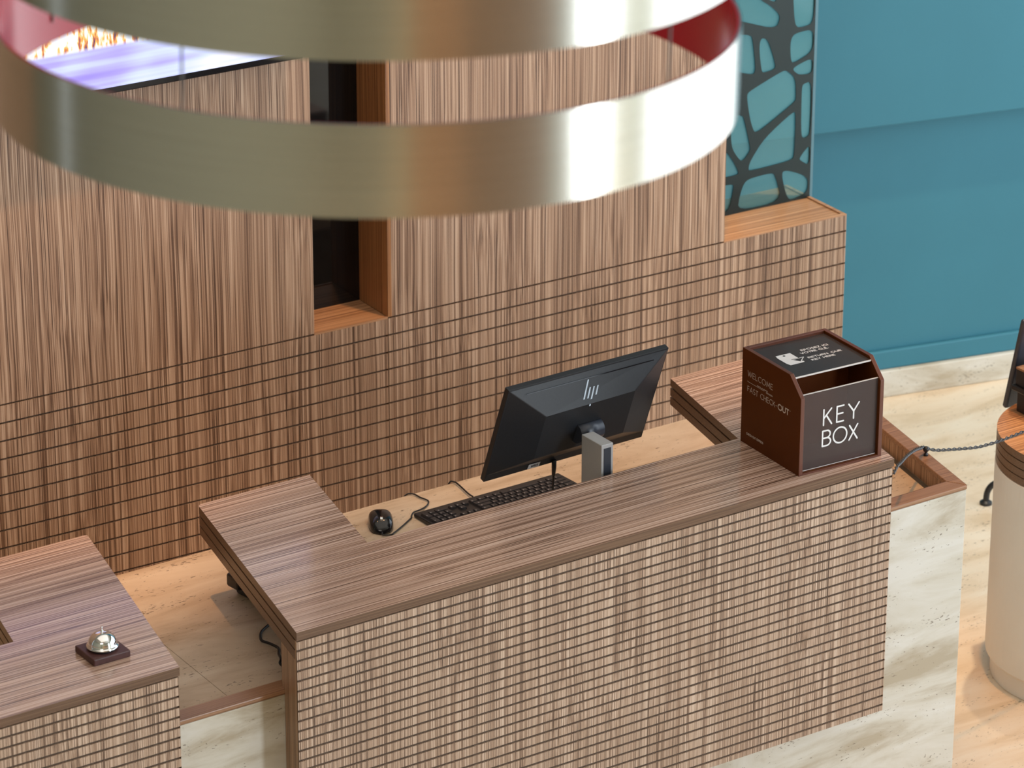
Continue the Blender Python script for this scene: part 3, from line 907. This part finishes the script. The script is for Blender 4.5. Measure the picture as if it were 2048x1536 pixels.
bm = bmesh.new(); box(bm, PX0+.007, PX1-.007, PY0-.0012, PY0+.004, ZD+.03, PZ-.010)
obj('stand_inset', bm, M['slate'], st, True)
bm = bmesh.new(); box(bm, PX0-.09, PX1+.09, PY0-.005, PY1+.09, ZD, ZD+.012)
obj('stand_foot', bm, M['silver'], mo, True, bevel=.002)
# plug and hanging tag under the lower edge
bm = bmesh.new()
c0 = mp_(-.036, -hh+.012, .008)
tube(bm, [c0, c0+Vector((.004, .006, -.022)), c0+Vector((.007, .012, -.046))], [.006, .006, .0045], 8)
tube(bm, smooth_path([c0+Vector((.007, .012, -.046)), c0+Vector((.012, .02, -.07)), c0+Vector((.02, .03, -.10)), c0+Vector((.04, .02, -.13)), (1.085, .42, ZD+.03), (1.09, .40, ZD+.016)]), .0028, 8)
obj('power_cord', bm, M['cord'], mo, True, smooth=True)

# ------------------------------------------------------------------ keyboard
kbx = empty('keyboard', (1.061, .742, ZD), .005)
tag(kbx, 'black full-size computer keyboard on the beige desk below the monitor', 'keyboard')
KW, KD = .446, .155
bm = bmesh.new()
vs = box(bm, -KW/2, KW/2, -KD/2, KD/2, .001, .012)
for v_ in vs[4:]:
    v_.co.z = .0165 if v_.co.y < 0 else .0115
obj('case', bm, M['black'], kbx, bevel=.003)
ktm = {}
def key_mesh(w, d):
    k = (round(w, 4), round(d, 4))
    if k not in ktm:
        b_ = bmesh.new()
        lo_ = [b_.verts.new((sx*w/2, sy*d/2, 0)) for sx, sy in ((-1,-1),(1,-1),(1,1),(-1,1))]
        hi_ = [b_.verts.new((sx*(w/2-.0018), sy*(d/2-.0018), .0055)) for sx, sy in ((-1,-1),(1,-1),(1,1),(-1,1))]
        b_.faces.new(hi_)
        for i in range(4): b_.faces.new((lo_[i], lo_[(i+1)%4], hi_[(i+1)%4], hi_[i]))
        w2, h2 = .0016, .0022
        q = [b_.verts.new((-w/4+sx*w2, -d/8+sy*h2, .00565)) for sx, sy in ((-1,-1),(1,-1),(1,1),(-1,1))]
        f = b_.faces.new(q); f.material_index = 1
        me_ = bpy.data.meshes.new('key'); b_.to_mesh(me_); b_.free()
        me_.materials.append(M['key']); me_.materials.append(M['key_print'])
        ktm[k] = me_
    return ktm[k]
def key(x, row, w=1.0, h=1.0):
    U = .0188
    # seen from the user at +y: user's left is +x, back rows towards -y
    cx = KW/2 - .012 - (x + w/2)*U*1.005
    yy = [-.060, -.036, -.0175, .001, .0195, .038][row]
    cy = yy + .0092 + (h-1)*U/2
    o_ = bpy.data.objects.new('key', key_mesh(w*U-.0016, h*U-.0018 if row else .0135))
    COL.objects.link(o_); o_.parent = kbx
    t_ = (cy + KD/2)/KD
    o_.location = (cx, cy, .0165 - .005*t_ - .0006)
    o_.rotation_euler = (-.032, 0, 0)
for g, n_ in ((0, 1), (2, 4), (6.5, 4), (11, 4)):
    for i in range(n_): key(g+i, 0)
for i in range(13): key(i, 1)
key(13, 1, 2)
key(0, 2, 1.5)
for i in range(12): key(1.5+i, 2)
key(13.5, 2, 1.5)
key(0, 3, 1.75)
for i in range(11): key(1.75+i, 3)
key(12.75, 3, 2.25)
key(0, 4, 2.25)
for i in range(10): key(2.25+i, 4)
key(12.25, 4, 2.75)
for x_, w_ in ((0, 1.25), (1.25, 1.25), (2.5, 1.25), (3.75, 6.25), (10, 1.25), (11.25, 1.25), (12.5, 1.25), (13.75, 1.25)): key(x_, 5, w_)
for i in range(3): key(15.3+i, 0); key(15.3+i, 1); key(15.3+i, 2)
key(16.3, 4)
for i in range(3): key(15.3+i, 5)
for i in range(4): key(18.6+i, 1)
for i in range(3): key(18.6+i, 2); key(18.6+i, 3); key(18.6+i, 4)
key(21.6, 2, 1, 2); key(18.6, 5, 2); key(20.6, 5); key(21.6, 4, 1, 2)
bm = bmesh.new()
tube(bm, smooth_path([(1.022, .825, ZD+.008), (1.025, .85, ZD+.006), (1.035, .909, ZD+.006), (1.037, .932, ZD+.005), (1.028, .941, ZD+.003), (1.02, .946, ZD-.03), (1.015, .948, ZD-.10)]), .0022, 8)
obj('cord', bm, M['cord'], kbx, True, smooth=True)

# ------------------------------------------------------------------ mouse
ms = empty('computer_mouse', (.742, .822, ZD), -.50)
tag(ms, 'glossy black computer mouse on the beige desk beside the left wing', 'mouse')
bm = bmesh.new()
NS, NT = 15, 20
def mouse_r(t):   # half width, height along the body, t 0 = back, 1 = front
    w_ = .030*(1-abs(2*t-1)**3.2)**.45*(1+.05*math.sin(PI*t)) if 0 < t < 1 else .0
    h_ = .036*(math.sin(PI*min(1, .10+t*.78))**.6)
    return w_, h_
rows = []
for i in range(NS):
    t = i/(NS-1); t = min(max(t, .004), .996)
    w_, h_ = mouse_r(t)
    edge = max(0.12, 1-abs(2*t-1)**6)
    row = []
    for k in range(NT+1):
        a = PI*k/NT
        x = -w_*math.copysign(abs(math.cos(a))**.75, math.cos(a)); z = .002 + h_*edge*math.sin(a)**.62 if 0 < k < NT else .002
        row.append(bm.verts.new((x, .0575 - .115*t, z)))
    rows.append(row)
for A, B in zip(rows, rows[1:]):
    for k in range(NT): bm.faces.new((A[k], A[k+1], B[k+1], B[k]))
    bm.faces.new((A[NT], A[0], B[0], B[NT]))
bm.faces.new(rows[0]); bm.faces.new(list(reversed(rows[-1])))
ob = obj('shell', bm, M['black_gloss'], ms, smooth=True)
bm = bmesh.new()
pr = [(.0078*math.cos(2*PI*i/20), .0078*math.sin(2*PI*i/20)) for i in range(20)]
for sx in (-.003, .003):
    pass
A = [bm.verts.new((-.0030, -.030+p[0], .0315+p[1])) for p in pr]; B = [bm.verts.new((.0030, -.030+p[0], .0315+p[1])) for p in pr]
for i in range(20): bm.faces.new((A[i], A[(i+1) % 20], B[(i+1) % 20], B[i]))
bm.faces.new(A); bm.faces.new(list(reversed(B)))
obj('scroll_wheel', bm, M['chrome'], ms)
bm = bmesh.new()
R2 = Matrix.Rotation(-.50, 4, 'Z')
f0 = Vector((.742, .822, ZD)) + R2 @ Vector((0, -.056, .008))
tube(bm, smooth_path([f0, f0+Vector((-.004, -.010, -.003)), (.730, .755, ZD+.004), (.742, .760, ZD+.004), (.784, .784, ZD+.004), (.828, .812, ZD+.004)]), .0020, 8)
tube(bm, smooth_path([(.828, .812, ZD+.004), (.834, .822, ZD+.004), (.850, .836, ZD+.004), (.872, .840, ZD+.004), (.897, .850, ZD+.004), (.918, .873, ZD+.004), (.913, .903, ZD+.004), (.910, .930, ZD+.004), (.894, .939, ZD+.003), (.882, .944, ZD-.02), (.876, .947, ZD-.09)]), .0020, 8)
obj('cord', bm, M['cord'], ms, True, smooth=True)

# ------------------------------------------------------------------ telephone under the left wing
tpn = empty('desk_telephone', (.338, .618, ZD), .12)
tag(tpn, 'black desk telephone mostly hidden beneath the left counter wing', 'telephone')
bm = bmesh.new()
vs = box(bm, -.085, .115, -.085, .085, 0, .030)
for v_ in vs[4:]:
    if v_.co.y < 0: v_.co.z = .050
obj('base', bm, M['black'], tpn, bevel=.006)
bm = bmesh.new()
box(bm, -.108, -.055, -.095, .090, .042, .060); box(bm, -.108, -.055, -.100, -.050, .028, .058); box(bm, -.108, -.055, .045, .092, .024, .058)
obj('handset', bm, M['black'], tpn, bevel=.006)
bm = bmesh.new()
for i in range(3):
    for j in range(4): box(bm, -.02+i*.026, -.002+i*.026, -.05+j*.026, -.034+j*.026, .040-j*.004, .050-j*.004)
obj('keypad', bm, M['key'], tpn)
bm = bmesh.new()
tube(bm, smooth_path([(.31, .57, ZD+.012), (.25, .51, ZD+.006), (.221, .492, ZD+.005), (.181, .466, ZD+.005), (.161, .436, ZD+.005), (.159, .421, ZD+.005), (.166, .402, ZD+.005), (.169, .369, ZD+.006), (.150, .335, ZD+.010), (.135, .300, ZD+.016), (.126, .286, ZD+.010), (.140, .25, ZD+.006), (.20, .22, ZD+.005)]), .0032, 8)
obj('cord', bm, M['cord'], tpn, True, smooth=True)

# ------------------------------------------------------------------ round kiosk table on the right
KC = (2.846, .464)
ks = empty('kiosk_table', (KC[0], KC[1], 0))
tag(ks, 'round striped-wood table on a thick white pillar at the right edge', 'table')
bm = bmesh.new(); lathe(bm, [(0, .0), (.268, .0), (.268, .062), (0, .062)], 72)
obj('plinth', bm, M['white_pillar'], ks, bevel=.003)
bm = bmesh.new(); lathe(bm, [(0, .058), (.274, .058), (.284, .070), (.284, .640), (0, .640)], 96)
obj('pillar', bm, M['white_pillar'], ks, bevel=.002)
bm = bmesh.new()
zz, prof, mi = .642, [(0, .642)], []
for k in range(4):
    prof += [(.283, zz), (.283, zz+.0205)]
    if k < 3: prof += [(.278, zz+.0205), (.278, zz+.0235)]
    zz += .0235
prof[-1] = (.283, .734)
prof += [(0, .734)]
mi = []
for i in range(len(prof)-1):
    if i == len(prof)-2: mi.append(1)
    elif abs(prof[i][0]-.278) < 1e-6 and abs(prof[i+1][0]-.278) < 1e-6: mi.append(2)
    else: mi.append(0)
lathe(bm, prof, 96, mi=mi)
obj('table_top', bm, [M['edge'], M['kiosk_wood'], M['groove']], ks)

# check-in screen on the kiosk, only its left edge in view
kk_ = empty('check_in_screen', (2.86, .56, .734))
tag(kk_, 'dark check-in screen on a black block mount, cut off at the right edge', 'screen')
bm = bmesh.new(); box(bm, 2.745, 2.87, .60, .70, .734, .800)
obj('mount_block', bm, M['black'], kk_, True, bevel=.003)
bm = bmesh.new(); box(bm, 2.728, 2.88, .592, .708, .800, .815)
obj('mount_collar', bm, M['black'], kk_, True, bevel=.003)
bm = bmesh.new(); box(bm, 2.737, 2.87, .600, .70, .815, .862)
mb = obj('mount_head', bm, M['black'], kk_, True, bevel=.002)
bm = bmesh.new(); box(bm, 2.737, 2.87, .600, .70, .862, .868)
obj('wood_strip', bm, M['rail'], kk_, True)
bm = bmesh.new()
bl0 = Vector((2.800, .806, .687)); tl0 = Vector((2.757, .700, .995))
sd = (tl0-bl0); ww = Vector((.46, .0, 0)); nn_ = sd.cross(ww).normalized()*.018
q = [bl0, bl0+ww, tl0+ww, tl0]
A = [bm.verts.new(p) for p in q]; B = [bm.verts.new(p+nn_) for p in q]
bm.faces.new(A); bm.faces.new(list(reversed(B)))
for i in range(4): bm.faces.new((A[i], A[(i+1) % 4], B[(i+1) % 4], B[i]))
obj('display', bm, M['slate'], kk_, True, bevel=.008, seg=3)
bm = bmesh.new(); box(bm, 2.84, 2.866, .69, .775, .75, .79)
obj('bracket', bm, M['black'], kk_, True)

# ------------------------------------------------------------------ twisted barrier rope with its hook
rp_ = empty('barrier_rope', (2.07, .30, ZR))
tag(rp_, 'twisted charcoal cord strung from the counter over the desk rim to the table', 'rope')
path = smooth_path([(1.7215, .008, 1.055), (1.765, .045, 1.052), (1.803, .08, 1.036), (1.895, .16, 1.006), (1.985, .235, .972), (2.040, .278, .948), (2.070, .302, .934), (2.117, .31, .912), (2.177, .32, .895), (2.276, .335, .871), (2.328, .345, .863), (2.364, .35, .860), (2.45, .37, .853), (2.56, .40, .846), (2.68, .46, .832), (2.735, .59, .825)], 24)
for s in (0, 1):
    bm = bmesh.new()
    pts, ln = [], 0.0
    for i, p in enumerate(path):
        if i: ln += (path[i]-path[i-1]).length
        t = (path[min(i+1, len(path)-1)]-path[max(i-1, 0)]).normalized()
        a = t.cross(Vector((0, 0, 1))).normalized(); b = a.cross(t)
        an = ln*2*PI/.044 + s*PI
        pts.append(p + .0026*(math.cos(an)*a + math.sin(an)*b))
    tube(bm, pts, .0022, 7)
    obj('strand', bm, M['rope'], rp_, True, smooth=True)
bm = bmesh.new()
lathe(bm, [(0, ZR), (.006, ZR), (.006, ZR+.004), (.0035, ZR+.006), (.0035, ZR+.010), (.007, ZR+.013), (.0085, ZR+.018), (.007, ZR+.023), (0, ZR+.026)], 20, 2.073, .295)
obj('hook_knob', bm, M['black'], rp_, True, smooth=True)

# ------------------------------------------------------------------ bent black tube on the floor behind the pillar
bt = empty('bent_tube_stand', (3.355, 1.48, 0))
tag(bt, 'bent black metal tube with a round foot on the floor behind the white pillar', 'stand')
bm = bmesh.new()
tube(bm, smooth_path([(3.355, 1.483, .010), (3.357, 1.481, .040), (3.366, 1.474, .062), (3.385, 1.462, .075), (3.42, 1.44, .082), (3.52, 1.38, .082), (3.60, 1.33, .075), (3.62, 1.318, .050), (3.622, 1.316, .010)], 6), .0095, 12)
obj('tube', bm, M['black'], bt, True, smooth=True)
for c in ((3.355, 1.483), (3.622, 1.316)):
    bm = bmesh.new(); lathe(bm, [(0, 0), (.019, 0), (.019, .008), (.011, .014), (0, .014)], 24, c[0], c[1])
    obj('foot', bm, M['black'], bt, True)

# ------------------------------------------------------------------ pendant lamp of two brushed bands
RC = Vector((-1.234, -2.296, 3.226))
RN = Vector((.02187, .00108, 1)).normalized()
pl = empty('pendant_lamp', RC)
tag(pl, 'pendant lamp of two wide brushed metal rings with red inner faces', 'lamp')
Rr = .52
rot = Vector((0, 0, 1)).rotation_difference(RN).to_matrix().to_4x4()
def band(R, z0, z1, name):
    th = .006
    bm = bmesh.new(); lathe(bm, [(R, z0), (R, z1), (R-th/2, z1), (R-th/2, z0), (R, z0)], 160)
    bmesh.ops.transform(bm, matrix=rot, verts=bm.verts)
    b_ = obj(name, bm, M['brushed'], pl, smooth=False)
    for p_ in b_.data.polygons: p_.use_smooth = True
    e_ = b_.modifiers.new('edges', 'EDGE_SPLIT'); e_.split_angle = math.radians(40)
    bm = bmesh.new(); lathe(bm, [(R-th/2, z0+.0005), (R-th/2, z1-.0005), (R-th, z1-.0005), (R-th, z0+.0005), (R-th/2, z0+.0005)], 160)
    bmesh.ops.transform(bm, matrix=rot, verts=bm.verts)
    i_ = obj('red_lining', bm, M['red'], b_)
    for p_ in i_.data.polygons: p_.use_smooth = True
    e_ = i_.modifiers.new('edges', 'EDGE_SPLIT'); e_.split_angle = math.radians(40)
band(Rr, 0, .125, 'ring_band')
band(Rr*1.02, .2124, .338, 'ring_band')
# four thin suspension wires
for k in range(4):
    az = math.radians(-90 - 34.3 - 31 + 90*k + (5.6, -6.5, -6.5, 5.6)[k])
    bm = bmesh.new()
    c_ = (Rr*.985*math.cos(az), Rr*.985*math.sin(az))
    tube(bm, [rot @ Vector((c_[0], c_[1], .03)), rot @ Vector((c_[0], c_[1], .33)), Vector((c_[0], c_[1], ZC-RC.z))], .0016, 6)
    obj('suspension_wire', bm, M['frame'], pl)
